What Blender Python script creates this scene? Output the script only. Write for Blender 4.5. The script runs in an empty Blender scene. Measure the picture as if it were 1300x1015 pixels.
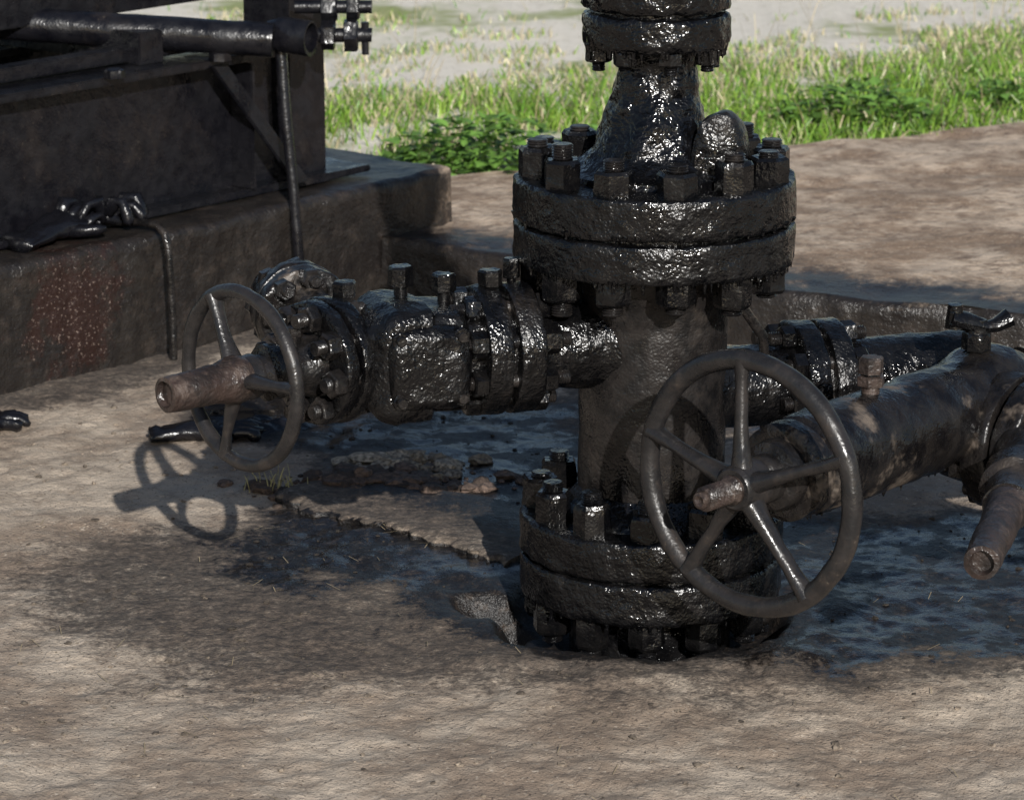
import bpy, bmesh, math, random
import numpy as np
from mathutils import Vector, Matrix

random.seed(4); rng=np.random.default_rng(7)
scene=bpy.context.scene
V=Vector
# ---------------------------------------------------------------- noise
T3=rng.uniform(-1,1,(32,32,32))
def vn3(P):
    P=np.asarray(P,float); i=np.floor(P).astype(int); f=P-i; f=f*f*(3-2*f)
    i0=i&31; i1=(i+1)&31
    x0,y0,z0=i0.T; x1,y1,z1=i1.T; fx,fy,fz=f.T
    def L(a,b,t): return a+(b-a)*t
    a=L(L(T3[x0,y0,z0],T3[x1,y0,z0],fx),L(T3[x0,y1,z0],T3[x1,y1,z0],fx),fy)
    b=L(L(T3[x0,y0,z1],T3[x1,y0,z1],fx),L(T3[x0,y1,z1],T3[x1,y1,z1],fx),fy)
    return L(a,b,fz)
def fbm(P,f,o=3,off=0.0):
    P=np.asarray(P,float); s=0; a=1; t=0
    for k in range(o):
        s=s+a*vn3(P*f+off+17.3*k); t+=a; a*=.5; f*=2.03
    return s/t
def fbm2(x,y,f,o=3,off=0.0):
    return fbm(np.stack([np.ravel(x),np.ravel(y),np.zeros(np.size(x))+.37],1),f,o,off).reshape(np.shape(x))
def sst(a,b,x):
    t=np.clip((x-a)/(b-a),0,1); return t*t*(3-2*t)

# ---------------------------------------------------------------- materials
def newmat(name):
    m=bpy.data.materials.new(name); m.use_nodes=True
    nt=m.node_tree; nt.nodes.clear()
    o=nt.nodes.new('ShaderNodeOutputMaterial'); b=nt.nodes.new('ShaderNodeBsdfPrincipled')
    nt.links.new(b.outputs[0],o.inputs[0]); return m,nt,b
def N(nt,t,**k):
    n=nt.nodes.new(t)
    for a,v in k.items(): setattr(n,a,v)
    return n
def noi(nt,vec,scale,detail=3,rough=.6):
    n=N(nt,'ShaderNodeTexNoise'); n.inputs['Scale'].default_value=scale
    n.inputs['Detail'].default_value=detail; n.inputs['Roughness'].default_value=rough
    nt.links.new(vec,n.inputs['Vector']); return n.outputs['Fac']
def rng_map(nt,src,a,b,c,d,smooth=True):
    n=N(nt,'ShaderNodeMapRange'); n.interpolation_type='SMOOTHSTEP' if smooth else 'LINEAR'
    nt.links.new(src,n.inputs[0])
    for i,v in zip((1,2,3,4),(a,b,c,d)): n.inputs[i].default_value=v
    return n.outputs[0]
def mixc(nt,fac,a,b):
    n=N(nt,'ShaderNodeMix',data_type='RGBA')
    if isinstance(fac,(int,float)): n.inputs[0].default_value=fac
    else: nt.links.new(fac,n.inputs[0])
    for i,c in ((6,a),(7,b)):
        if isinstance(c,tuple): n.inputs[i].default_value=(*c,1)
        else: nt.links.new(c,n.inputs[i])
    return n.outputs[2]
def math_(nt,op,a,b=None):
    n=N(nt,'ShaderNodeMath',operation=op)
    for i,c in enumerate((a,b)):
        if c is None: continue
        if isinstance(c,(int,float)): n.inputs[i].default_value=c
        else: nt.links.new(c,n.inputs[i])
    return n.outputs[0]
def bump(nt,h,strength,dist,prev=None):
    n=N(nt,'ShaderNodeBump'); n.inputs['Distance'].default_value=dist
    if isinstance(strength,(int,float)): n.inputs['Strength'].default_value=strength
    else: nt.links.new(strength,n.inputs['Strength'])
    nt.links.new(h,n.inputs['Height'])
    if prev is not None: nt.links.new(prev,n.inputs['Normal'])
    return n.outputs[0]
def metal(name,c1,c2,dust,lo,hi,r0,r1,b1=.7,s1=70,b2=.3,s2=230,fs=7,spk=.5):
    m,nt,b=newmat(name)
    tc=N(nt,'ShaderNodeTexCoord').outputs['Object']
    c=mixc(nt,rng_map(nt,noi(nt,tc,30,3),.35,.65,0,1),c1,c2)
    dm=rng_map(nt,noi(nt,tc,fs,4,.72),lo,hi,0,1)
    c=mixc(nt,dm,c,dust)
    sp=rng_map(nt,noi(nt,tc,170,2),.64,.72,0,spk)
    c=mixc(nt,math_(nt,'MULTIPLY',sp,math_(nt,'ADD',dm,.10)),c,(.16,.13,.10))
    nt.links.new(c,b.inputs['Base Color'])
    r=rng_map(nt,noi(nt,tc,14,3,.68),.38,.62,r0,r1)
    r2=math_(nt,'MAXIMUM',r,math_(nt,'MULTIPLY',dm,.65)); nt.links.new(r2,b.inputs['Roughness'])
    n1=bump(nt,noi(nt,tc,s1,2,.5),b1,.007)
    n2=bump(nt,noi(nt,tc,s2,1,.5),b2,.002,n1)
    nt.links.new(n2,b.inputs['Normal']); return m
TAR=metal('tar_crust',(.002,.002,.0024),(.006,.0057,.006),(.026,.021,.018),.57,.82,.08,.34,.62,75,.75,230)
TARW=metal('tar_wet',(.0016,.0016,.002),(.004,.004,.0045),(.018,.015,.013),.62,.86,.05,.25,.75,70,.6,210)
TARN=metal('tar_nuts',(.0025,.0025,.003),(.007,.0065,.0065),(.026,.021,.018),.58,.82,.08,.30,.34,60,.5,220)
WORN=metal('worn_oily_steel',(.006,.0057,.006),(.018,.0155,.0145),(.050,.040,.033),.53,.79,.12,.40,.30,60,.38,240)
WHEEL=metal('handwheel_steel',(.013,.0125,.013),(.023,.0205,.020),(.044,.034,.028),.53,.76,.24,.42,.20,50,.25,240,14)
DUSTY=metal('dusty_oily_steel',(.005,.0045,.005),(.014,.012,.011),(.125,.10,.080),.54,.70,.10,.40,.40,60,.5,220,10)
RUST=metal('rusty_steel',(.018,.0135,.012),(.040,.027,.023),(.080,.058,.048),.48,.70,.28,.52,.45,90,.5,260,22)
FRAME=metal('frame_oily_paint',(.004,.004,.0058),(.0085,.0083,.0105),(.018,.014,.013),.54,.76,.16,.38,.30,40,.3,200,5)

def simple(name,col,rough=.6,bs=.4):
    m,nt,b=newmat(name); tc=N(nt,'ShaderNodeTexCoord').outputs['Object']
    nt.links.new(mixc(nt,noi(nt,tc,40),tuple(x*.7 for x in col),tuple(min(1,x*1.3) for x in col)),b.inputs['Base Color'])
    nt.links.new(bump(nt,noi(nt,tc,70,2),bs,.004),b.inputs['Normal'])
    b.inputs['Roughness'].default_value=rough
    return m
RAG=simple('oily_cloth',(.006,.006,.008),.27,.6)

# ---------------------------------------------------------------- builder
class MB:
    def __init__(s): s.v=[]; s.f=[]
    def add(s,vs,fs):
        o=len(s.v); s.v.extend([tuple(v) for v in vs]); s.f.extend([tuple(i+o for i in f) for f in fs])
def empty(name,loc):
    e=bpy.data.objects.new(name,None); e.location=loc; e.empty_display_size=.1
    scene.collection.objects.link(e); return e
def finish(mb,name,mat,parent=None,amp=0,freq=30,oct=3,sharp=38,smooth=True,recalc=True):
    me=bpy.data.meshes.new(name); me.from_pydata(mb.v,[],mb.f); me.update()
    if recalc:
        bm=bmesh.new(); bm.from_mesh(me); bmesh.ops.recalc_face_normals(bm,faces=bm.faces); bm.to_mesh(me); bm.free()
    if amp:
        n=len(me.vertices); co=np.empty(n*3); me.vertices.foreach_get('co',co); co=co.reshape(-1,3)
        nn=np.empty(n*3); me.vertex_normals.foreach_get('vector',nn); nn=nn.reshape(-1,3)
        d=fbm(co,freq,oct)
        me.vertices.foreach_set('co',(co+nn*(d*amp)[:,None]).ravel()); me.update()
    me.materials.append(mat)
    if smooth:
        me.polygons.foreach_set('use_smooth',[True]*len(me.polygons))
        me.set_sharp_from_angle(angle=math.radians(sharp))
    ob=bpy.data.objects.new(name,me); scene.collection.objects.link(ob)
    if parent:
        ob.parent=parent; ob.matrix_parent_inverse=Matrix.Translation(-V(parent.location))
    return ob
def frame(ax):
    z=V(ax).normalized(); ref=V((0,0,1)) if abs(z.z)<.9 else V((1,0,0))
    x=ref.cross(z).normalized(); y=z.cross(x); return x,y,z
def lathe(mb,p0,ax,prof,seg=64,shape='c',power=4,rot=0,step=.010):
    x,y,z=frame(ax); p0=V(p0); pr=[prof[0]]
    for a,b in zip(prof[:-1],prof[1:]):
        L=math.hypot(b[0]-a[0],b[1]-a[1]); k=max(1,int(math.ceil(L/step)))
        for i in range(1,k+1): pr.append((a[0]+(b[0]-a[0])*i/k,a[1]+(b[1]-a[1])*i/k))
    vs=[];fs=[]
    for (t,r) in pr:
        for i in range(seg):
            a=2*math.pi*i/seg
            rr=r
            if shape=='hex':
                q=(a%(math.pi/3))-math.pi/6; rr=r/math.cos(q)
            elif shape=='sq':
                c,s_=abs(math.cos(a)),abs(math.sin(a)); rr=r/((c**power+s_**power)**(1/power))
            vs.append(p0+z*t+(x*math.cos(a+rot)+y*math.sin(a+rot))*rr)
    n=len(pr)
    for j in range(n-1):
        for i in range(seg):
            k=(i+1)%seg; fs.append((j*seg+i,j*seg+k,(j+1)*seg+k,(j+1)*seg+i))
    fs.append(tuple(range(seg))); fs.append(tuple((n-1)*seg+i for i in range(seg)))
    mb.add(vs,fs)
def dprof(t0,t1,r,b=.005):
    s=1 if t1>t0 else -1
    return [(t0,.002),(t0,r-b),(t0+s*b*.35,r-b*.3),(t0+s*b,r),(t1-s*b,r),(t1-s*b*.35,r-b*.3),(t1,r-b),(t1,.002)]
def nut(mb,p,ax,ap,h,rot=None):
    if rot is None: rot=random.uniform(0,1)
    lathe(mb,p,ax,[(0,ap*.2),(0,ap*.98),(h*.06,ap),(h*.88,ap),(h,ap*.86),(h,ap*.2)],36,'hex',rot=rot,step=.010)
def thread(mb,p,ax,r,L,pitch=.004,depth=.86):
    pr=[(0,.001),(0,r*.9)]; t=0
    while t<L: pr+= [(t+pitch*.5,r),(t+pitch,r*depth)]; t+=pitch
    pr+=[(t,r*.7),(t,.001)]
    lathe(mb,p,ax,pr,28,step=.02)
def tube(mb,pts,rad,seg=14,closed=False,flat=1.0):
    pts=[V(p) for p in pts]; n=len(pts)
    if not hasattr(rad,'__len__'): rad=[rad]*n
    vs=[];fs=[]; prev=None
    for i,p in enumerate(pts):
        if closed: t=(pts[(i+1)%n]-pts[i-1]).normalized()
        else: t=(pts[min(i+1,n-1)]-pts[max(i-1,0)]).normalized()
        if prev is None: x,y,_=frame(t)
        else: x=(prev-t*prev.dot(t)).normalized(); y=t.cross(x)
        prev=x
        for k in range(seg):
            a=2*math.pi*k/seg; vs.append(p+(x*math.cos(a)+y*math.sin(a)*flat)*rad[i])
    m=n if closed else n-1
    for j in range(m):
        j2=(j+1)%n
        for i in range(seg):
            k=(i+1)%seg; fs.append((j*seg+i,j*seg+k,j2*seg+k,j2*seg+i))
    if not closed: fs.append(tuple(range(seg))); fs.append(tuple((n-1)*seg+i for i in range(seg)))
    mb.add(vs,fs)
def box(mb,c,xa,ya,za,sx,sy,sz,bev=.003):
    bm=bmesh.new(); bmesh.ops.create_cube(bm,size=1)
    for v in bm.verts: v.co=V((v.co.x*sx,v.co.y*sy,v.co.z*sz))
    bmesh.ops.bevel(bm,geom=bm.edges[:],offset=bev,segments=2,affect='EDGES')
    L=[e for e in bm.edges if e.calc_length()>.08]
    if L: bmesh.ops.subdivide_edges(bm,edges=L,cuts=5,use_grid_fill=True)
    xa,ya,za=V(xa).normalized(),V(ya).normalized(),V(za).normalized()
    bm.verts.index_update()
    mb.add([V(c)+xa*v.co.x+ya*v.co.y+za*v.co.z for v in bm.verts],[[v.index for v in f.verts] for f in bm.faces]); bm.free()
def bolts(mb,mbt,c,ax,R,n,t0,t1,ap,h,ph=0,sr=None,ext=.012):
    x,y,z=frame(ax)
    for i in range(n):
        a=ph+2*math.pi*i/n; p=V(c)+(x*math.cos(a)+y*math.sin(a))*R
        hh=h*random.uniform(.86,1.12)
        nut(mb,p+z*t1,z,ap*random.uniform(.95,1.05),hh); nut(mb,p+z*t0,-z,ap*random.uniform(.95,1.05),hh)
        e=ext*random.uniform(.4,1.7)
        thread(mbt,p+z*(t1+hh*.9),z,ap*.62,e+hh*.1); thread(mbt,p+z*(t0-hh*.9),-z,ap*.62,e+hh*.1)
        tube(mbt,[p+z*(t0+.002),p+z*(t1-.002)],[ap*.6]*2,12)
UP=V((0,0,1))
# ================================================================= WELLHEAD
W=empty('wellhead',(0,0,0))
m=MB(); lathe(m,(0,0,.16),UP,[(0,.05),(0,.128),(.02,.122),(.05,.117),(.33,.117),(.36,.121),(.39,.135),(.42,.145),(.43,.14),(.43,.05)],96)
finish(m,'casing_body',WORN,W,.003,20,4)
m=MB()
lathe(m,(0,0,.584),UP,dprof(0,.062,.221,.006),144)
lathe(m,(0,0,.650),UP,dprof(0,.066,.221,.006),144)
lathe(m,(0,0,.640),UP,dprof(0,.016,.205,.002),96)
finish(m,'upper_flange',TAR,W,.0050,42,4)
m=MB(); lathe(m,(0,0,.714),UP,[(0,.02),(0,.152),(.012,.148),(.02,.120),(.04,.098),(.08,.084),(.13,.068),(.17,.060),(.21,.062),(.225,.07),(.225,.02)],96,step=.007)
finish(m,'neck_adapter',TARW,W,.009,36,4)
m=MB()
lathe(m,(0,0,.918),UP,dprof(0,.052,.113,.007),96)
lathe(m,(0,0,.976),UP,dprof(0,.05,.113,.007),96)
lathe(m,(0,0,.965),UP,dprof(0,.02,.10,.002),64)
finish(m,'top_flange',TARW,W,.007,45,4)
m=MB(); t=MB(); bolts(m,t,(0,0,0),UP,.091,8,.918,1.026,.017,.022,.2)
finish(m,'top_flange_nuts',TARN,W,.002,60); finish(t,'top_flange_studs',TAR,W)
m=MB(); lathe(m,(0,0,1.02),UP,[(0,.02),(0,.075),(.05,.058),(.2,.055),(.25,.075),(.30,.09),(.36,.09),(.40,.06),(.52,.055),(.55,.08),(.55,.02)],64)
lathe(m,(0,0,1.55),UP,dprof(0,.045,.11,.006),64)
finish(m,'upper_riser',TAR,W,.004,30)
m=MB(); t=MB(); bolts(m,t,(0,0,0),UP,.185,12,.586,.714,.0266,.045,math.radians(8),ext=.012)
finish(m,'upper_flange_nuts',TARN,W,.0032,50,3,sharp=30); finish(t,'upper_flange_studs',WORN,W)
# domed lug beside the neck
m=MB()
c=V((.098,-.070,.722)); ax=V((-.25,-.97,.10)).normalized(); pts=[]
for j,(tt,s) in enumerate([(-.03,.0),(-.03,.8),(-.024,.96),(-.012,1),(.012,1),(.024,.96),(.03,.8),(.03,.0)]):
    ring=[]
    for i in range(40):
        a=math.pi*i/39; rx=.043*s; rz=.105*s
        ring.append(c+V((1,0,0))*(rx*math.cos(a)*(1+.1*math.sin(a)))+UP*(rz*math.sin(a)**.75 if math.sin(a)>0 else 0)+ax*tt)
    pts.append(ring)
vs=[p for r in pts for p in r]; fs=[]
for j in range(len(pts)-1):
    for i in range(39): fs.append((j*40+i,j*40+i+1,(j+1)*40+i+1,(j+1)*40+i))
m.add(vs,fs); lathe(m,c+V((0,0,-.006)),UP,dprof(0,.02,.055,.004),40)
finish(m,'cast_lug',TAR,W,.004,45,4)
# lower flange
m=MB()
lathe(m,(0,0,.040),UP,dprof(0,.066,.210,.006),144); lathe(m,(0,0,.110),UP,dprof(0,.064,.210,.006),144)
lathe(m,(0,0,.100),UP,dprof(0,.016,.196,.002),96); lathe(m,(0,0,-.20),UP,dprof(0,.25,.13,.004),64)
lathe(m,(0,0,.168),UP,[(0,.05),(0,.16),(.012,.155),(.03,.13),(.045,.118),(.045,.05)],96)
finish(m,'lower_flange',TAR,W,.0050,36,4)
m=MB(); t=MB(); bolts(m,t,(0,0,0),UP,.176,12,.042,.172,.0266,.048,math.radians(-4),ext=.012)
finish(m,'lower_flange_nuts',TARN,W,.0032,50,3,sharp=30); finish(t,'lower_flange_studs',TAR,W)
# tar drips
m=MB()
for (z0,R,n,L) in ((.586,.216,90,.015),(.04,.205,50,.012),(.918,.108,60,.020),(.655,.219,40,.010)):
    for i in range(n):
        a=random.uniform(0,6.283); r=random.uniform(.0014,.0038); l=random.uniform(.3,1)**2*L+.002
        p=V((R*math.cos(a),R*math.sin(a),z0+.004))
        tube(m,[p,p-UP*.004,p-UP*(.004+l*.5),p-UP*(.004+l*.8),p-UP*(.004+l)],[r*1.8,r*1.3,r*.7,r*.75,r*.2],7)
for i in range(90):
    t_=random.uniform(.12,.6); q=V((.12,-.467,.35))+V((.66,.75,0)).normalized()*t_+V((random.uniform(-.02,.02),random.uniform(-.02,.02),-.074)); r=random.uniform(.0015,.0038); l=random.random()**2*.018+.002
    tube(m,[q,q-UP*l*.5,q-UP*l],[r*1.8,r,r*.3],7)
finish(m,'tar_drips',TARW,W)
m=MB(); tube(m,[(.118,-.085,.585),(.13,-.09,.53),(.168,-.06,.47),(.175,-.04,.42)],[.009,.008,.008,.008],10)
finish(m,'drain_rod',WORN,W,.002,50)

# ================================================================= handwheel
def handwheel(parent,c,n,R,rt,angs,hubr,mat,nm='handwheel',dish=.0,sp=.013):
    c=V(c); n=V(n).normalized(); r=UP.cross(n).normalized(); m=MB()
    tube(m,[c+(r*math.cos(a)+UP*math.sin(a))*R for a in [2*math.pi*i/96 for i in range(96)]],rt,18,True)
    for d in angs:
        a=math.radians(d); e=r*math.cos(a)+UP*math.sin(a); pts=[];rad=[]
        for k in range(13):
            s=k/12; pts.append(c+e*(hubr*.6+(R-hubr*.6)*s)+n*(dish*(1-s)**1.5+.004*math.sin(math.pi*s)))
            rad.append(sp*(1.0+.75*(1-s)**3+.35*s**6-.12*math.sin(math.pi*s)))
        tube(m,pts,rad,14,flat=.72)
    lathe(m,c+n*(dish-.03),n,[(0,.005),(0,hubr*.95),(.004,hubr),(.05,hubr*.92),(.055,hubr*.8),(.055,.005)],48,step=.008)
    return finish(m,nm,mat,parent,.0025,28)
# ================================================================= LEFT VALVE
ZL=.455
LV=empty('flanged_gate_valve',(-.45,-.14,ZL))
aL=V((-.95,-.31,0)).normalized(); sL=V((-.74,-.67,0)).normalized()
P=lambda t: V((0,0,ZL))+aL*t
m=MB(); lathe(m,P(.06),aL,[(0,.01),(0,.095),(.05,.072),(.13,.066),(.16,.078),(.17,.078),(.17,.01)],64)
finish(m,'outlet_neck',TAR,LV,.005,30)
m=MB(); lathe(m,P(.208),aL,dprof(0,.042,.101,.004),96); lathe(m,P(.260),aL,dprof(0,.040,.101,.004),96); lathe(m,P(.245),aL,dprof(0,.02,.080,.002),64)
finish(m,'pipe_flanges',TAR,LV,.0035,40,4)
m=MB(); t=MB(); bolts(m,t,P(0),aL,.080,8,.208,.300,.0185,.024,.35,ext=.016); finish(m,'pipe_flange_nuts',TARN,LV,.002,55,sharp=30); finish(t,'pipe_flange_studs',WORN,LV)
hubL=V((-.628,-.265,ZL))
Q=lambda t: hubL-sL*t
m=MB(); lathe(m,P(.295),aL,[(0,.02),(0,.060),(.026,.060),(.036,.074),(.045,.078),(.085,.080),(.094,.090),(.15,.092),(.165,.086),(.182,.07),(.195,.06),(.195,.02)],80,'sq',6.5,step=.007)
lathe(m,P(.40)+V((.03,-.070,-.0)),V((.31,-.95,0)),[(0,.02),(0,.066),(.010,.066),(.022,.060),(.028,.050),(.028,.02)],72,'sq',4,step=.007)
lathe(m,Q(.235),sL,[(0,.02),(0,.07),(.03,.076),(.08,.076),(.08,.02)],64)
finish(m,'valve_body',TAR,LV,.0055,26,4)
m=MB(); t=MB()
for (du,dz) in ((-.048,.048),(.048,.048),(-.048,-.048),(.048,-.048)):
    nn_=V((.31,-.95,0)).normalized(); p=P(.40)+V((.03,-.070,0))+aL*du+UP*dz+nn_*.010
    nut(m,p,nn_,.0125,.013); thread(t,p+nn_*.012,nn_,.008,.008)
finish(m,'cover_nuts',TARN,LV,.0015,55,sharp=30); finish(t,'cover_studs',WORN,LV)
m=MB(); lathe(m,Q(.187),sL,dprof(0,.027,.098,.004),96); lathe(m,Q(.153),sL,dprof(0,.024,.096,.004),96)
finish(m,'bonnet_flange',TAR,LV,.0035,36,4)
m=MB(); t=MB(); bolts(m,t,Q(0),-sL,.076,8,.129,.187,.0185,.022,.2,ext=.014); finish(m,'bonnet_nuts',WORN,LV,.002,55,sharp=30); finish(t,'bonnet_studs',WORN,LV)
m=MB(); lathe(m,Q(.14),sL,[(0,.01),(0,.054),(.02,.048),(.045,.036),(.07,.036),(.075,.043),(.095,.043),(.1,.031),(.12,.027),(.12,.01)],56)
tube(m,[Q(.10)+UP*.03,Q(.10)+UP*.055],[.012,.012],12); nut(m,Q(.10)+UP*.05,UP,.013,.014)
finish(m,'bonnet_gland',WORN,LV,.003,40)
m=MB(); lathe(m,hubL+sL*.0,sL,[(0,.01),(0,.034),(.012,.037),(.03,.034),(.045,.030),(.13,.0275),(.142,.0265),(.143,.020),(.134,.017),(.134,.002)],48,step=.006)
finish(m,'stem_sleeve',RUST,LV,.003,40)
handwheel(LV,hubL,sL,.133,.0110,[118,4,250],.034,WHEEL,dish=.006,sp=.0118)
m=MB()
for (u,o,h,r,z0) in ((.345,.02,.045,.0165,.080),(.415,.03,.05,.0175,.090),(.505,.035,.04,.0165,.080),(.27,.0,.04,.017,.09),(.27,.05,.035,.015,.082),(.235,.03,.05,.012,.09)):
    p=P(u)+V((0,o,z0)); tube(m,[p-UP*.02,p+UP*h*.5],[r*.62]*2,14); nut(m,p+UP*h*.3,UP,r,h*.62)
finish(m,'top_plugs',TARN,LV,.002,50,sharp=30)
dS=V((-.37,.93,0)).normalized(); S0=P(.47)+V((-.01,.02,.005))
m=MB(); lathe(m,S0,dS,[(0,.02),(0,.06),(.06,.05),(.2,.045),(.27,.05),(.27,.02)],56)
lathe(m,S0+dS*.262,dS,dprof(0,.032,.078),80); lathe(m,S0+dS*.297,dS,dprof(0,.03,.078),80)
lathe(m,S0+dS*.32,dS,[(0,.01),(0,.05),(.04,.045),(.12,.04),(.14,.03),(.14,.01)],48)
finish(m,'side_outlet',DUSTY,LV,.005,34,4)
m=MB(); t=MB(); bolts(m,t,S0,dS,.062,8,.264,.325,.0155,.02,.1); finish(m,'side_outlet_nuts',WORN,LV,.002,55,sharp=30); finish(t,'side_outlet_studs',WORN,LV)

# ================================================================= RIGHT VALVE
ZR=.35
RV=empty('flanged_gate_valve',(.40,-.15,ZR)); sR=V((-.66,-.75,0)).normalized(); hubR=V((.12,-.467,ZR))
Q=lambda t: hubR-sR*t
aR=V((.93,.30,0)).normalized(); P2=lambda t: V((0,0,ZR+.012))+aR*t
m=MB(); lathe(m,P2(.07),aR,[(0,.02),(0,.085),(.05,.065),(.5,.062),(.5,.02)],56); finish(m,'outlet_neck',TAR,RV,.004,30)
m=MB(); lathe(m,P2(.232),aR,dprof(0,.038,.098,.004),96); lathe(m,P2(.279),aR,dprof(0,.038,.098,.004),96); lathe(m,P2(.26),aR,dprof(0,.03,.080,.002),64)
finish(m,'pipe_flanges',TAR,RV,.0035,38,4)
m=MB(); t=MB(); bolts(m,t,P2(0),aR,.078,8,.232,.316,.0185,.024,.2,ext=.014); finish(m,'pipe_flange_nuts',TARN,RV,.002,55,sharp=30); finish(t,'pipe_flange_studs',WORN,RV)
m=MB()
lathe(m,Q(.075),-sR,[(0,.01),(0,.066),(.006,.074),(.03,.076),(.036,.070),(.045,.070),(.05,.076),(.08,.078),(.30,.078),(.36,.080),(.42,.076),(.47,.080),(.52,.090),(.57,.090),(.61,.075),(.63,.05),(.63,.01)],88)
finish(m,'valve_body',DUSTY,RV,.007,18,4)
m=MB(); lathe(m,Q(-.015),-sR,[(0,.01),(0,.030),(.03,.030),(.04,.036),(.06,.036),(.065,.05),(.10,.055),(.10,.01)],48); finish(m,'bonnet_gland',WORN,RV,.003,40)
m=MB(); thread(m,hubR+sR*.045,sR,.0185,.056,.0068,.76); lathe(m,hubR+sR*.100,sR,[(0,.01),(0,.0135),(.014,.0125),(.016,.008),(.013,.002)],24)
lathe(m,hubR+sR*.01,sR,[(0,.01),(0,.024),(.034,.022),(.038,.018),(.038,.01)],40)
finish(m,'threaded_stem',RUST,RV,.0006,60,sharp=20)
handwheel(RV,hubR,sR,.184,.0152,[95,165,235,307,22],.036,WHEEL,dish=.014,sp=.0140)
m=MB(); p=Q(.30)+UP*.07; tube(m,[p,p+UP*.03],[.014]*2,16); nut(m,p+UP*.018,UP,.0185,.016); nut(m,p+UP*.037,UP,.0165,.026)
finish(m,'grease_plug',RUST,RV,.0015,50)
m=MB(); p=Q(.585)+UP*.078; tube(m,[p-UP*.01,p+UP*.04],[.014]*2,14); nut(m,p+UP*.012,UP,.020,.03); tube(m,[p+UP*.04,p+UP*.062],[.019,.017],16)
tube(m,[p+V((-.044,-.01,.066)),p+V((-.015,-.005,.058)),p+V((.015,0,.050)),p+V((.03,.005,.050)),p+V((.052,.01,.062))],[.021,.019,.013,.015,.018],12,flat=.8)
tube(m,[p+V((-.036,-.01,.05)),p+V((-.036,-.01,.088))],[.015,.012],12)
finish(m,'bleeder_valve',TARN,RV,.003,45)
# third valve at the right edge
TV=empty('flanged_gate_valve',(.60,-.1,.32)); s3=V((-.27,-.96,0)).normalized(); sf=V((.75,-.66,0)).normalized(); B=V((.578,-.095,.305))
m=MB(); lathe(m,B-sf*.05,sf,dprof(0,.046,.110,.004),96); lathe(m,B+sf*.003,sf,dprof(0,.042,.107,.004),96)
lathe(m,B-sf*.13,sf,[(0,.02),(0,.075),(.05,.08),(.09,.08),(.09,.02)],56); lathe(m,B+sf*.04,sf,[(0,.02),(0,.08),(.03,.07),(.25,.07),(.25,.02)],56)
finish(m,'pipe_flanges',DUSTY,TV,.004,30,4)
m=MB(); t=MB(); bolts(m,t,B,sf,.087,8,-.05,.046,.018,.024,.4); finish(m,'flange_nuts',WORN,TV,.002,50,sharp=30); finish(t,'flange_studs',WORN,TV)
B=V((.602,-.085,.312)); Q=lambda t:B+s3*t
m=MB(); lathe(m,Q(.0),s3,[(0,.02),(0,.07),(.085,.06),(.155,.045),(.20,.042),(.24,.052),(.30,.052),(.31,.04),(.385,.036),(.385,.01)],56)
finish(m,'bonnet_gland',WORN,TV,.004,36)
m=MB(); lathe(m,Q(.37),s3,[(0,.01),(0,.03),(.02,.033),(.05,.030),(.26,.026),(.29,.025),(.292,.017),(.28,.014),(.28,.002)],48,step=.008)
finish(m,'stem_sleeve',RUST,TV,.0025,40)
m=MB(); b3=V((.93,.30,0)).normalized(); lathe(m,V((.60,.08,.335)),b3,[(0,.02),(0,.08),(.5,.08),(.5,.02)],48); lathe(m,V((.60,.08,.335))+b3*.35,b3,dprof(0,.07,.11),64)
finish(m,'flow_pipe',WORN,TV,.004,24)

# ================================================================= GROUND
def edgeY(x): return 3.30+.36*(x-0.2)
def gheight(x,y):
    z=.008*fbm2(x,y,3,3)+.005*fbm2(x,y,14,3,5)+.0035*fbm2(x,y,40,2,9)
    r=np.hypot(x+.02,y+.015)+.03*fbm2(x,y,9,3,3)
    z=z-.055*(1-sst(.205,.245,r))
    r2=np.hypot((x+.25)*1.0,(y-.02)*1.2)+.035*fbm2(x,y,14,3,31); z=z-.05*(1-sst(.04,.08,r2))
    z=z+.012*np.exp(-((r-.33)/.06)**2)*(fbm2(x,y,16,2,8)+.5)
    z=z+.018*np.exp(-(((x+.48)/.11)**2+((y-.70)/.05)**2))*(1+fbm2(x,y,25,3,2))
    z=z+.016*np.exp(-(((x+.43)/.07)**2+((y-.82)/.04)**2))*(1.2+fbm2(x,y,30,3,12))
    far=sst(-.25,.25,y-edgeY(x)); z=z+far*(.10+.03*fbm2(x,y,1.3,2,7)*np.clip(y-3,0,1))
    return z
def axis_(a,b,st,far,g=1.16):
    L=list(np.arange(a,b+1e-6,st)); d=st; x=b
    while x<far: d*=g; x+=d; L.append(x)
    d=st; x=a
    while x>-far: d*=g; x-=d; L.insert(0,x)
    return np.array(L)
xs=axis_(-1.5,1.15,.0078,220); ys=axis_(-1.1,1.6,.0078,220)
X,Y=np.meshgrid(xs,ys); Z=gheight(X,Y)
nx,ny=len(xs),len(ys)
idx=np.arange(nx*ny).reshape(ny,nx)
F=np.stack([idx[:-1,:-1],idx[:-1,1:],idx[1:,1:],idx[1:,:-1]],-1).reshape(-1,4)
me=bpy.data.meshes.new('ground'); me.from_pydata(np.stack([X.ravel(),Y.ravel(),Z.ravel()],1).tolist(),[],F.tolist()); me.update()
def segd(x,y,a,b):
    ax,ay=a;bx,by=b; t=np.clip(((x-ax)*(bx-ax)+(y-ay)*(by-ay))/((bx-ax)**2+(by-ay)**2),0,1)
    return np.hypot(x-ax-t*(bx-ax),y-ay-t*(by-ay))
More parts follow.
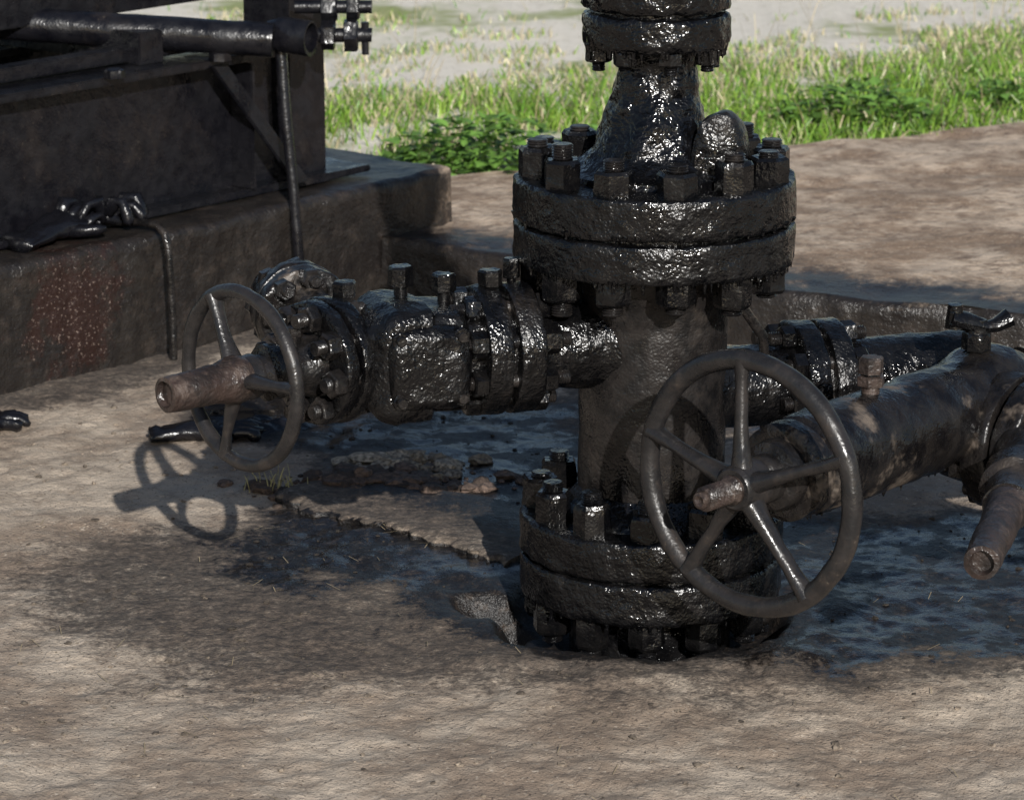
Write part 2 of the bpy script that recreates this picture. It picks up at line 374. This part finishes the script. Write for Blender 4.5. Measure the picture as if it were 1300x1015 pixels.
def oilf(x,y,wetonly=False):
    w=.18*fbm2(x,y,2.6,4,2)+.13*fbm2(x,y,11,4,6)
    a=1.05-1.05*sst(.18,.44,segd(x,y,(0,0),(-.38,.34))+w)
    b=1.05-1.05*sst(.24,.52,segd(x,y,(0,.03),(1.3,.20))+w)
    c=1.1-1.1*sst(.22,.50,segd(x,y,(-.1,.5),(-.50,1.4))+w)
    g=1-sst(.10,.50,segd(x,y,(.1,1.3),(1.6,.8))+w)
    hr=np.hypot(x+.02,y+.015); h2=np.hypot(x+.25,y-.02)
    if wetonly: return np.maximum.reduce([a*(y>-.05),b,c,g])*sst(.24,.30,hr)*sst(.08,.16,h2)
    e=.62*(1-sst(.12,.60,segd(x,y,(.05,-.12),(-.50,-.02))+w*.8))
    e2=.60*(1-sst(.12,.52,segd(x,y,(-.3,.12),(-.72,.12))+w*.8))
    e3=.60*(1-sst(.08,.36,segd(x,y,(-.15,-.26),(.8,-.12))+w*.8))
    f=.6*(1-sst(.05,.28,segd(x,y,(-1.2,1.4),(-.5,2.2))+w))
    pale=1-.95*np.exp(-(((x+.45)/.10)**2+((y-.84)/.06)**2))
    hh=1.1*(1-sst(.25,.36,hr+w*.4))
    return np.maximum(np.maximum.reduce([a,b,c*.95,e,e2,e3,g*.9,f])*pale,hh)
oil=np.maximum(oilf(X,Y),1.2*sst(-.014,-.03,Z)*(Y<1.5))
at=me.attributes.new('oil','FLOAT','POINT'); at.data.foreach_set('value',oil.ravel())
at=me.attributes.new('wet','FLOAT','POINT'); at.data.foreach_set('value',oilf(X,Y,True).ravel())
gr=sst(-.1,.5,Y-edgeY(X)); at=me.attributes.new('meadow','FLOAT','POINT'); at.data.foreach_set('value',gr.ravel())
me.polygons.foreach_set('use_smooth',[True]*len(me.polygons))
gm,nt,b=newmat('oily_dirt')
tc=N(nt,'ShaderNodeTexCoord').outputs['Object']
A=N(nt,'ShaderNodeAttribute',attribute_name='oil').outputs['Fac']; G=N(nt,'ShaderNodeAttribute',attribute_name='meadow').outputs['Fac']; WA=N(nt,'ShaderNodeAttribute',attribute_name='wet').outputs['Fac']
c=mixc(nt,rng_map(nt,noi(nt,tc,2.6,4,.70),.38,.62,0,1),(.27,.205,.152),(.50,.415,.325))
c=mixc(nt,rng_map(nt,noi(nt,tc,18,4,.72),.46,.70,0,.55),c,(.20,.148,.108))
c=mixc(nt,rng_map(nt,noi(nt,tc,95,3,.65),.60,.70,0,.55),c,(.66,.57,.46))
c=mixc(nt,rng_map(nt,noi(nt,tc,170,2,.6),.61,.69,0,.8),c,(.06,.045,.035))
nz=math_(nt,'ADD',math_(nt,'MULTIPLY',math_(nt,'SUBTRACT',noi(nt,tc,26,5,.80),.5),1.1),math_(nt,'MULTIPLY',math_(nt,'SUBTRACT',noi(nt,tc,90,2,.7),.5),.7))
oa=math_(nt,'ADD',A,nz)
om=rng_map(nt,oa,.12,.60,0,1); om2=rng_map(nt,oa,.60,1.0,0,1)
c=mixc(nt,math_(nt,'MULTIPLY',om,.90),c,mixc(nt,rng_map(nt,noi(nt,tc,60,3,.7),.40,.68,0,1),(.040,.032,.027),(.120,.092,.071)))
ocol=mixc(nt,rng_map(nt,noi(nt,tc,50,4,.75),.50,.72,0,1),(.005,.0048,.0055),(.045,.034,.027))
c=mixc(nt,math_(nt,'MULTIPLY',om2,.95),c,ocol)
mcol=mixc(nt,rng_map(nt,noi(nt,tc,1.6,4,.65),.48,.64,0,1),(.80,.74,.64),(.30,.34,.13))
mcol=mixc(nt,rng_map(nt,noi(nt,tc,30,3,.7),.5,.7,0,.45),mcol,(.42,.36,.25))
c=mixc(nt,G,c,mcol)
nt.links.new(c,b.inputs['Base Color'])
wet=math_(nt,'MULTIPLY',rng_map(nt,noi(nt,tc,8,4,.66),.45,.53,0,1),rng_map(nt,math_(nt,'ADD',WA,math_(nt,'MULTIPLY',nz,.4)),.60,.92,0,1))
rb=rng_map(nt,om2,0,1,.85,.45,False)
rr=math_(nt,'SUBTRACT',rb,math_(nt,'MULTIPLY',wet,.34)); nt.links.new(rr,b.inputs['Roughness'])
n1=bump(nt,noi(nt,tc,42,4,.72),rng_map(nt,wet,0,1,.60,.2,False),.011); n2=bump(nt,noi(nt,tc,230,2,.7),rng_map(nt,wet,0,1,.55,.12,False),.004,n1); nt.links.new(n2,b.inputs['Normal'])
me.materials.append(gm); g=bpy.data.objects.new('ground',me); scene.collection.objects.link(g)

# ---------------------------------------------------------------- concrete
def concrete(name,kind):
    m,nt,b=newmat(name); tc=N(nt,'ShaderNodeTexCoord').outputs['Object']
    A=N(nt,'ShaderNodeAttribute',attribute_name='oil').outputs['Fac']
    c=mixc(nt,rng_map(nt,noi(nt,tc,4,4,.72),.38,.62,0,1),(.26,.18,.12),(.56,.44,.33))
    c=mixc(nt,rng_map(nt,noi(nt,tc,20,5,.78),.46,.66,0,.8),c,(.16,.105,.07))
    c=mixc(nt,rng_map(nt,noi(nt,tc,130,2,.6),.6,.70,0,.6),c,(.68,.58,.46))
    oa=math_(nt,'ADD',A,math_(nt,'MULTIPLY',math_(nt,'SUBTRACT',noi(nt,tc,9,6,.78),.5),1.3))
    om=rng_map(nt,oa,.22,.70,0,1)
    oc=mixc(nt,rng_map(nt,noi(nt,tc,22,4,.75),.48,.74,0,1),(.006,.0058,.0065),(.030,.024,.021))
    c=mixc(nt,math_(nt,'MULTIPLY',om,.97),c,oc)
    if kind=='block':
        vm=N(nt,'ShaderNodeVectorMath',operation='DISTANCE'); nt.links.new(tc,vm.inputs[0]); vm.inputs[1].default_value=(-1.11,1.50,.15)
        d=math_(nt,'ADD',vm.outputs['Value'],math_(nt,'MULTIPLY',math_(nt,'SUBTRACT',noi(nt,tc,12,5,.80),.5),.50))
        rc=mixc(nt,rng_map(nt,noi(nt,tc,150,2,.7),.62,.67,0,1),(.026,.012,.0095),(.24,.18,.15))
        c=mixc(nt,rng_map(nt,d,.07,.16,.85,0),c,rc)
    nt.links.new(c,b.inputs['Base Color'])
    nt.links.new(rng_map(nt,om,0,1,.9,.34,False),b.inputs['Roughness'])
    n1=bump(nt,noi(nt,tc,36,3,.7),.6,.011); n2=bump(nt,noi(nt,tc,220,2,.7),.5,.003,n1); nt.links.new(n2,b.inputs['Normal'])
    return m
def slab(name,front,back,z0,z1,mat,oilfn,st=.014,amp=.006,bow=.012,jag=.008,jf=30,nr=110):
    lens=[max(2,int((V(a)-V(b2)).length/st)) for a,b2 in zip(front[:-1],front[1:])]
    def dens(pl):
        out=[]
        for q,(a,b2) in enumerate(zip(pl[:-1],pl[1:])):
            k=lens[q]
            for i in range(k): out.append(V(a).lerp(V(b2),i/k))
        out.append(V(pl[-1])); return out
    f=dens(front); bk=dens(back)
    D=max((a-b2).length for a,b2 in zip(f,bk)); kt=int(min(nr,D/st)); vs=[]
    H=z1-z0; rows=[(0,z0),(0,z0+H*.3),(0,z0+H*.6),(0,z1-min(.03,H*.3)),(0,z1-min(.014,H*.15)),(.006,z1-min(.005,H*.05))]
    n=len(f)
    def inward(i,d): return f[i]+(bk[i]-f[i]).normalized()*d
    for (d,z) in rows:
        for i in range(n): p=inward(i,d); vs.append((p.x,p.y,z))
    for j in range(kt+1):
        s=(j/kt)**1.35
        for i in range(n):
            a=inward(i,.018); p=a.lerp(bk[i],s); vs.append((p.x,p.y,z1))
    for z in (z1-.015,z0):
        for i in range(n): vs.append((bk[i].x,bk[i].y,z))
    R=len(vs)//n; fs=[(j*n+i,j*n+i+1,(j+1)*n+i+1,(j+1)*n+i) for j in range(R-1) for i in range(n-1)]
    fs+= [tuple(j*n for j in range(R)),tuple(j*n+n-1 for j in range(R))]
    P_=np.array(vs); inw=(V(back[0])-V(front[0])).normalized()
    w=bow*fbm(P_,7,4,3)+jag*fbm(P_*[1,1,.3],jf,3,8); k=np.zeros(len(vs)); k[:n*len(rows)]=1
    P_[:,0]+=inw.x*w*k; P_[:,1]+=inw.y*w*k
    P_[:,2]+=amp*fbm(P_,6,4,6)*(P_[:,2]>z0+.02)
    mb=MB(); mb.add(P_.tolist(),fs)
    ob=finish(mb,name,mat,sharp=60)
    n=len(ob.data.vertices); co=np.empty(n*3); ob.data.vertices.foreach_get('co',co); co=co.reshape(-1,3)
    at=ob.data.attributes.new('oil','FLOAT','POINT'); at.data.foreach_set('value',oilfn(co)); return ob
front=[(-.52,2.22),(.375,1.68),(.83,1.50),(3.0,.62)]; back=[(-.40,2.95),(.60,3.42),(1.20,3.72),(3.6,4.7)]
def so(co):
    d=segd(co[:,0],co[:,1],(-.5,2.2),(.375,1.68)); d=np.minimum(d,segd(co[:,0],co[:,1],(.375,1.68),(.83,1.5))); d=np.minimum(d,segd(co[:,0],co[:,1],(.83,1.5),(3,.62)))
    o=.60*(1-sst(.02,.42,d))+.14; o[co[:,2]<.115]=1.05
    o=np.maximum(o,.55*(1-sst(.1,.5,np.hypot(co[:,0]-.1,co[:,1]-2.1)))); return o
slab('concrete_slab',front,back,-.06,.134,concrete('stained_concrete','slab'),so,.014,.012,.024)
e1=V((.647,.763,0)).normalized(); e2=V((-.763,.647,0))
f0=V((-1.84,.66)); f1=V((-.36,2.41))
f2=lambda p,k:(p[0]+e2.x*k,p[1]+e2.y*k)
def bo(co):
    o=np.full(len(co),1.15); x=co[:,0]; o-=.48*sst(-.47,-.40,x); o[(co[:,2]>.25)&(x>-.75)]-=.16; return o
slab('concrete_block',[tuple(f0),(-.95,1.71),tuple(f1)],[f2(f0,1.3),f2((-.95,1.71),1.3),f2(f1,1.3)],-.06,.262,concrete('oily_concrete','block'),bo,.012,.010,.022)
# broken plate of hardened tar and dirt in front of the casing
def co_(co):
    d=segd(co[:,0],co[:,1],(-.64,.60),(-.42,.40)); d=np.minimum(d,segd(co[:,0],co[:,1],(-.42,.40),(-.235,.21)))
    o=.55+.45*sst(.05,.2,d); o[co[:,2]<.008]=1.7; return o
slab('tar_crust_plate',[(-.645,.615),(-.54,.50),(-.42,.405),(-.32,.31),(-.235,.205)],[(-.56,.72),(-.42,.66),(-.28,.60),(-.16,.50),(-.12,.36)],-.03,.016,gm,co_,.005,.012,.020,.026,46,60)

# ================================================================= STEEL FRAME
SF=empty('pump_skid_frame',(-1.2,1.8,.27))
def onl(s,k,z): return V((-.36,2.41,0))-e1*s+e2*k+UP*z
m=MB()
def bar(s0,s1,k,z,w,h):
    box(m,onl((s0+s1)/2,k,z),e1,e2,UP,s1-s0,w,h)
bar(.42,2.3,.17,.273,.13,.016); bar(.42,2.3,.17,.42,.014,.29); bar(.40,2.3,.17,.575,.15,.018)
bar(.42,2.3,.62,.42,.014,.29); bar(.40,2.3,.62,.575,.15,.018)
bar(.3,2.3,.40,.72,.05,.12); bar(.32,2.3,.20,.605,.05,.03)
box(m,onl(.345,.20,.62),e1,e2,UP,.115,.14,.72); box(m,onl(.30,.22,.276),e1,e2,UP,.24,.26,.016)
box(m,onl(.55,.13,.42),e1,e2,UP,.012,.07,.28)
for s in (.8,1.4): box(m,onl(s,.4,.62),e1,e2,UP,.07,.5,.07)
finish(m,'i_beams',FRAME,SF,.005,9)
m=MB()
a=onl(.66,.09,.57); bb=onl(.44,.06,.285); d=(bb-a); box(m,(a+bb)/2,d,e1,d.cross(e1),d.length,.045,.012)
tube(m,[V((-.725,2.02,.60)),V((-.715,2.00,.45)),V((-.700,1.98,.30)),V((-.690,1.975,.13))],[.013,.012,.011,.012],12)
finish(m,'braces',FRAME,SF,.002,30)
m=MB()
pts=[V((-2.2,2.0,.715)),V((-1.33,2.0,.668)),V((-.655,1.98,.627))]
ax=(pts[2]-pts[1]).normalized(); L=(pts[2]-pts[0]).length
ax2=V((.93,-.36,-.05)).normalized(); pe=V((-.655,1.98,.627))-ax2*.10
lathe(m,pts[0],ax,[(0,.01),(0,.037),(L-.08,.037),(L-.08,.01)],40,step=.03)
lathe(m,pe,ax2,[(0,.02),(0,.030),(.03,.0385),(.10,.039),(.10,.031),(.03,.030),(.03,.002)],40,step=.02)
finish(m,'steel_pipe',FRAME,SF,.004,14)
m=MB(); p=V((-.70,2.12,.675)); q=V((1,0,.0))
tube(m,[p,p+q*.17],[.014]*2,14); nut(m,p+q*.06,q,.028,.034); nut(m,p+q*.115,q,.024,.028)
p2=p+V((0,-.02,-.06)); tube(m,[p2,p2+q*.17],[.016]*2,12); nut(m,p2+q*.06,q,.028,.03); nut(m,p2+q*.11,q,.032,.03)
tube(m,[p2+V((.155,0,-.04)),p2+V((.155,0,.03))],[.006,.009],8)
nut(m,V((-.85,1.95,.583)),UP,.02,.02); nut(m,V((-1.05,1.72,.583)),UP,.02,.02)
finish(m,'frame_bolts',FRAME,SF,.004,40)
m=MB(); zz=.278
tube(m,[V((-1.08,1.72,zz)),V((-1.0,1.70,zz+.004)),V((-.965,1.675,zz+.002)),V((-.948,1.655,zz-.012)),V((-.942,1.650,.24)),V((-.938,1.645,.18)),V((-.935,1.645,.08)),V((-.935,1.64,.0))],.0085,10)
finish(m,'conduit_pipe',WORN,None,.001,30)

# ================================================================= RAGS / GLOVES
def rag(name,c,w,d,h,rot,seed):
    n=60; u=np.linspace(-1,1,n); U,Vv=np.meshgrid(u,u); U=U.ravel(); Vv=Vv.ravel()
    th=np.arctan2(Vv,U); e=np.maximum(abs(U),abs(Vv)); rad=1+.28*fbm(np.stack([np.cos(th)+seed,np.sin(th),U*0+.2],1),1.4,3)
    x=e*np.cos(th)*w*rad; y=e*np.sin(th)*d*rad
    Pn=np.stack([x/w*1.1+seed,y/d*1.1,np.zeros(n*n)],1)
    fold=np.abs(fbm(Pn,1.5,2,9)); z=h*(.25+1.1*fold)*(1-sst(.55,1,e))+.003
    ca,sa=math.cos(rot),math.sin(rot)
    vs=np.stack([c[0]+x*ca-y*sa,c[1]+x*sa+y*ca,c[2]+z],1)
    I=np.arange(n*n).reshape(n,n); F=np.stack([I[:-1,:-1],I[:-1,1:],I[1:,1:],I[1:,:-1]],-1).reshape(-1,4).tolist()
    mb=MB(); mb.add(vs.tolist(),F)
    return finish(mb,name,RAG,None,.0015,50,sharp=180,recalc=False)
def glove(name,c,rot,tilt=.0,s=1.0,curl=.3):
    mb=MB(); c=V(c); f=V((math.cos(rot),math.sin(rot),tilt)).normalized(); r=V((-math.sin(rot),math.cos(rot),0)); 
    pl=[(-.13,.046,.014),(-.115,.044,.015),(-.10,.041,.016),(-.08,.038,.018),(-.06,.037,.019),(-.04,.036,.020),(-.02,.040,.022),(0,.044,.024),(.02,.046,.022),(.035,.046,.020),(.05,.040,.014),(.06,.01,.004)]
    seg=32; vs=[];fs=[]
    for (t,w,h) in pl:
        for k in range(seg):
            a=2*math.pi*k/seg; vs.append(c+f*t*s+r*w*s*math.cos(a)+UP*(h*s*(1+math.sin(a))))
    for j in range(len(pl)-1):
        for k in range(seg): k2=(k+1)%seg; fs.append((j*seg+k,j*seg+k2,(j+1)*seg+k2,(j+1)*seg+k))
    fs.append(tuple(range(seg))); mb.add(vs,fs)
    for i,(o,L) in enumerate(((-.033,.06),(-.011,.075),(.012,.07),(.033,.055))):
        g_=(f+r*(o*5+random.uniform(-.15,.15))).normalized(); p=c+f*.035*s+r*o*s+UP*.018*s; cu=curl*random.uniform(.4,1.6)
        tube(mb,[p,p+g_*L*.35*s+UP*.012*cu,p+g_*L*.7*s+UP*.012*cu,p+g_*L*.92*s-UP*.004,p+g_*L*s-UP*.008],[.0125*s,.0125*s,.0115*s,.010*s,.004*s],12)
    g_=(f*.5-r).normalized(); p=c-r*.025*s+UP*.016*s
    tube(mb,[p,p+g_*.03*s,p+g_*.05*s+f*.01*s,p+g_*.06*s+f*.016*s],[.015*s,.013*s,.011*s,.004*s],12)
    return finish(mb,name,RAG,None,.014,42,3,sharp=180)
glove('rubber_glove',(-1.16,1.62,.268),.95,.06,1.05,2.0)
glove('rubber_glove',(-1.10,1.74,.270),-.25,.08,1.0,2.4)
rag('oily_rag',(-.60,2.84,.13),.13,.10,.06,.2,9)
glove('rubber_glove',(-.80,1.02,.0),.12,.0,.9,.2)
rag('oily_rag',(-.71,1.10,.0),.10,.05,.022,.0,12)
glove('rubber_glove',(-1.25,1.10,.0),.1,.0,.8,.3)

# ================================================================= STONES / CLODS
def ico():
    bm=bmesh.new(); bmesh.ops.create_icosphere(bm,subdivisions=2,radius=1); vv=np.array([v.co[:] for v in bm.verts]); bm.verts.index_update(); ff=[[v.index for v in f.verts] for f in bm.faces]; bm.free(); return vv,ff
IV,IF=ico()
def stones(name,pts,sizes,cols,mat,flat=1.0):
    Vs=[];Fs=[];C=[]
    for k,(p,s) in enumerate(zip(pts,sizes)):
        q=IV*(1+.65*fbm(IV+k*1.7,1.5,2))[:,None]; q=q*np.array([s*random.uniform(.7,1.5),s*random.uniform(.7,1.3),s*random.uniform(.4,.75)*flat])
        a=random.uniform(0,6.28); R=np.array([[math.cos(a),-math.sin(a),0],[math.sin(a),math.cos(a),0],[0,0,1]])
        Vs.append(q@R.T+np.array(p)+[0,0,s*.15]); Fs+=[[i+k*len(IV) for i in f] for f in IF]; C+= [cols[k]]*len(IV)
    me=bpy.data.meshes.new(name); me.from_pydata(np.concatenate(Vs).tolist(),[],Fs); me.update()
    ca=me.color_attributes.new('Col','FLOAT_COLOR','POINT'); ca.data.foreach_set('color',np.array([[*c,1] for c in C]).ravel())
    me.materials.append(mat); ob=bpy.data.objects.new(name,me); scene.collection.objects.link(ob); return ob
SM,nt,b=newmat('clod_mat'); a=N(nt,'ShaderNodeAttribute',attribute_name='Col'); tc=N(nt,'ShaderNodeTexCoord').outputs['Object']
nt.links.new(mixc(nt,rng_map(nt,noi(nt,tc,120,3),.35,.65,0,.75),a.outputs['Color'],(.03,.022,.017)),b.inputs['Base Color']); b.inputs['Roughness'].default_value=.85
nt.links.new(bump(nt,noi(nt,tc,160,3,.7),.9,.004),b.inputs['Normal'])
n_=9000
px=rng.uniform(-1.7,1.4,n_); py=rng.uniform(-1.0,1.6,n_); keep=(np.hypot(px,py)>.27)&(rng.random(n_)<.25+.9*np.clip(fbm2(px,py,4,2,40)+.2,0,1)); px,py=px[keep],py[keep]
pz=gheight(px,py); oo=oilf(px,py); sz=.0010+.0052*rng.random(len(px))**6
cols=[tuple(np.array([.36,.29,.22])*(1-.88*min(1,o*1.3))*random.uniform(.35,1.15)) for o in oo]
stones('gravel',np.stack([px,py,pz],1),sz,cols,SM)
px=np.concatenate([rng.normal(-.46,.085,520),rng.normal(-.60,.05,70),rng.normal(-.43,.055,170)]); py=np.concatenate([rng.normal(.70,.034,520),rng.normal(.64,.025,70),rng.normal(.81,.038,170)]); pz=gheight(px,py)
sz=.002+.026*rng.random(len(px))**5
cols=[tuple(np.array([.135,.092,.070])*random.uniform(.25,1.5)) for _ in range(590)]+[tuple(np.array([.48,.40,.30])*random.uniform(.5,1.2)) for _ in range(170)]
stones('dirt_clods',np.stack([px,py,pz],1),sz,cols,SM,.85)

# ================================================================= GRASS
def blades(name,x,y,z,h,w,cols,lean,mat):
    n=len(x); th=rng.uniform(0,2*np.pi,n); dx,dy=np.cos(th),np.sin(th); la=rng.uniform(0,2*np.pi,n); lx,ly=np.cos(la)*lean*h,np.sin(la)*lean*h
    base=np.stack([x,y,z],1); s=np.stack([dx*w/2,dy*w/2,np.zeros(n)],1)
    mid=base+np.stack([lx*.3,ly*.3,h*.55],1); up=base+np.stack([lx*.65,ly*.65,h*.85],1); tip=base+np.stack([lx*1.15,ly*1.15,h*(1-.25*lean)],1)
    Vs=np.stack([base-s,base+s,mid+s*.9,mid-s*.9,up+s*.6,up-s*.6,tip],1).reshape(-1,3)
    k=np.arange(n)*7; q1=np.stack([k,k+1,k+2,k+3],1).tolist(); q2=np.stack([k+3,k+2,k+4,k+5],1).tolist(); t1=np.stack([k+5,k+4,k+6],1).tolist()
    me=bpy.data.meshes.new(name); me.from_pydata(Vs.tolist(),[],q1+q2+t1); me.update()
    ca=me.color_attributes.new('Col','FLOAT_COLOR','POINT'); C=np.repeat(np.concatenate([cols,np.ones((n,1))],1),7,0); ca.data.foreach_set('color',C.ravel())
    me.materials.append(mat); ob=bpy.data.objects.new(name,me); scene.collection.objects.link(ob); return ob
GM,nt,b=newmat('grass_blades'); a=N(nt,'ShaderNodeAttribute',attribute_name='Col'); nt.links.new(a.outputs['Color'],b.inputs['Base Color']); b.inputs['Roughness'].default_value=.45
tr=N(nt,'ShaderNodeBsdfTranslucent'); nt.links.new(a.outputs['Color'],tr.inputs[0]); mx=N(nt,'ShaderNodeMixShader'); mx.inputs[0].default_value=.2
out=[n for n in nt.nodes if n.type=='OUTPUT_MATERIAL'][0]; nt.links.new(b.outputs[0],mx.inputs[1]); nt.links.new(tr.outputs[0],mx.inputs[2]); nt.links.new(mx.outputs[0],out.inputs[0])
n=200000
x=rng.uniform(-2.4,3.0,n); y=2.75+7.5*rng.random(n)**1.4
ed=edgeY(x)-.04+.18*fbm2(x,y,3,3,3); d=y-ed
dens=fbm2(x,y,1.1,3,11)*.5+.5; cl=fbm2(x,y,6,3,21)*.5+.5
far_=d+1.4*(dens-.5)-.25*np.clip(x,0,2)
band=sst(0,.10,d)*(1-sst(1.0,2.1,far_))
pr=band*sst(.34,.52,cl+.08*(x>.3)+.03)+.65*sst(.50,.60,dens)*sst(.48,.60,cl)*(d>0)+.012
inblock=((x+.36)*e1.x+(y-2.41)*e1.y<.05)&((x+.36)*e2.x+(y-2.41)*e2.y<1.35)
keep=(rng.random(n)<pr)&(d>-.02)&(~inblock)
x,y,d,dens,cl,far_=x[keep],y[keep],d[keep],dens[keep],cl[keep],far_[keep]; n=len(x)
z=gheight(x,y)-.01
h=(.025+.105*rng.random(n)*np.clip(cl*1.6-.25,.1,1.2))*(1.1-.6*sst(.9,1.9,far_)); w=.003+.004*rng.random(n)
green=np.array([.12,.28,.03]); g2=np.array([.30,.44,.07]); straw=np.array([.68,.59,.38])
t=rng.random((n,1)); cols=green*(1-t)+g2*t
dry=(rng.random(n)<(.14+.42*sst(.6,1.8,far_)+.34*(dens<.46))); cols[dry]=straw*rng.uniform(.6,1.2,(dry.sum(),1)); cols*=rng.uniform(.5,1.3,(n,1))
blades('grass',x,y,z,h,w,np.clip(cols,0,.8),rng.uniform(.2,.95,n),GM)
n=260; x=rng.uniform(-1.5,3,n); d=rng.uniform(.1,2.0,n); y=edgeY(x)+d; k=~(((x+.36)*e1.x+(y-2.41)*e1.y<.1)&(x<-.3)); x,y=x[k],y[k]; n=len(x)
blades('dry_grass_stalks',x,y,gheight(x,y),rng.uniform(.10,.24,n),np.full(n,.0025),np.array([.5,.40,.23])*rng.uniform(.6,1.1,(n,1)),rng.uniform(.2,.8,n),GM)
n=400; x=rng.uniform(-1.5,1.2,n); y=rng.uniform(-1.0,1.4,n)
k=np.hypot(x,y)>.28; x,y=x[k],y[k]; n=len(x); z=gheight(x,y)+.003; th=rng.uniform(0,6.28,n); Ls=rng.uniform(.004,.018,n)
mb=MB()
for i in range(n):
    dx,dy=math.cos(th[i])*Ls[i],math.sin(th[i])*Ls[i]; w_=.0006
    mb.add([(x[i]-dx-dy/Ls[i]*w_,y[i]-dy+dx/Ls[i]*w_,z[i]),(x[i]-dx+dy/Ls[i]*w_,y[i]-dy-dx/Ls[i]*w_,z[i]),(x[i]+dx+dy/Ls[i]*w_,y[i]+dy-dx/Ls[i]*w_,z[i]+.004),(x[i]+dx-dy/Ls[i]*w_,y[i]+dy+dx/Ls[i]*w_,z[i]+.004)],[(0,1,2,3)])
finish(mb,'dry_straw',simple('straw',(.30,.24,.15),.7),recalc=False)
n=26; x=rng.normal(-.655,.018,n); y=rng.normal(.66,.012,n)
blades('grass_sprout',x,y,gheight(x,y),rng.uniform(.02,.055,n),np.full(n,.0025),np.array([.42,.38,.18])*rng.uniform(.6,1.2,(n,1)),rng.uniform(.3,.9,n),GM)
def weed(name,cx,cy,rx,ry,h,n):
    Vs=[];Fs=[];C=[]
    for i in range(n):
        a=random.uniform(0,6.28); q=math.sqrt(random.random()); q*=.7+.5*random.random(); x=cx+rx*q*math.cos(a); y=cy+ry*q*math.sin(a)
        z=.09+h*max(.1,(1-q*q*.7))*random.random(); s=random.uniform(.012,.032); th=random.uniform(0,6.28); ti=random.uniform(-.2,.9)
        fx=V((math.cos(th)*math.cos(ti),math.sin(th)*math.cos(ti),math.sin(ti)*.8)); sx=V((-math.sin(th),math.cos(th),random.uniform(-.3,.3)))*.5
        o=V((x,y,z)); k=len(Vs)
        Vs+=[o,o+fx*s*.5+sx*s+UP*s*.12,o+fx*s*.55,o+fx*s*.5-sx*s+UP*s*.12,o+fx*s*1.1+sx*s*.8,o+fx*s*1.1-sx*s*.8,o+fx*s*1.7-UP*s*.2]
        Fs+=[(k,k+1,k+2),(k,k+2,k+3),(k+1,k+4,k+2),(k+2,k+5,k+3),(k+2,k+4,k+6,k+5)]
        v=random.uniform(.5,1.6); C+=[(.12*v,.23*v,.045*v,1)]*7
    me=bpy.data.meshes.new(name); me.from_pydata([tuple(v) for v in Vs],[],Fs); me.update()
    ca=me.color_attributes.new('Col','FLOAT_COLOR','POINT'); ca.data.foreach_set('color',np.array(C).ravel()); me.materials.append(GM)
    ob=bpy.data.objects.new(name,me); scene.collection.objects.link(ob)
weed('weed_plant',-.30,3.14,.28,.18,.17,900)
weed('weed_plant',.72,3.80,.24,.14,.15,600)
weed('weed_plant',.02,3.38,.18,.1,.09,220)
weed('weed_plant',1.25,4.05,.3,.14,.12,400)

# ================================================================= CAMERA / LIGHT
cd=bpy.data.cameras.new('Camera'); cam=bpy.data.objects.new('Camera',cd); scene.collection.objects.link(cam)
cam.location=(-.2225,-4.95,1.677); cam.rotation_euler=(math.radians(75),0,0); cd.lens=113.5; cd.sensor_width=36; cd.clip_end=1000; cd.clip_start=.05
cd.dof.use_dof=True; cd.dof.focus_distance=5.0; cd.dof.aperture_fstop=11
scene.camera=cam
Ld=V((-.20,1,-.475)).normalized()
sd=bpy.data.lights.new('sun','SUN'); sd.energy=5.0; sd.angle=math.radians(.5); sd.color=(1,.975,.935)
so_=bpy.data.objects.new('sun',sd); so_.rotation_euler=Ld.to_track_quat('-Z','Y').to_euler(); scene.collection.objects.link(so_)
w=bpy.data.worlds.new('World'); scene.world=w; w.use_nodes=True; nt=w.node_tree
sk=nt.nodes.new('ShaderNodeTexSky'); sk.sky_type='NISHITA'; sk.sun_disc=False; sk.sun_elevation=math.asin(-Ld.z); sk.sun_rotation=math.atan2(-Ld.x,-Ld.y)
nt.links.new(sk.outputs[0],nt.nodes['Background'].inputs[0]); nt.nodes['Background'].inputs[1].default_value=.075
scene.view_settings.view_transform='Standard'; scene.view_settings.look='None'; scene.view_settings.exposure=0
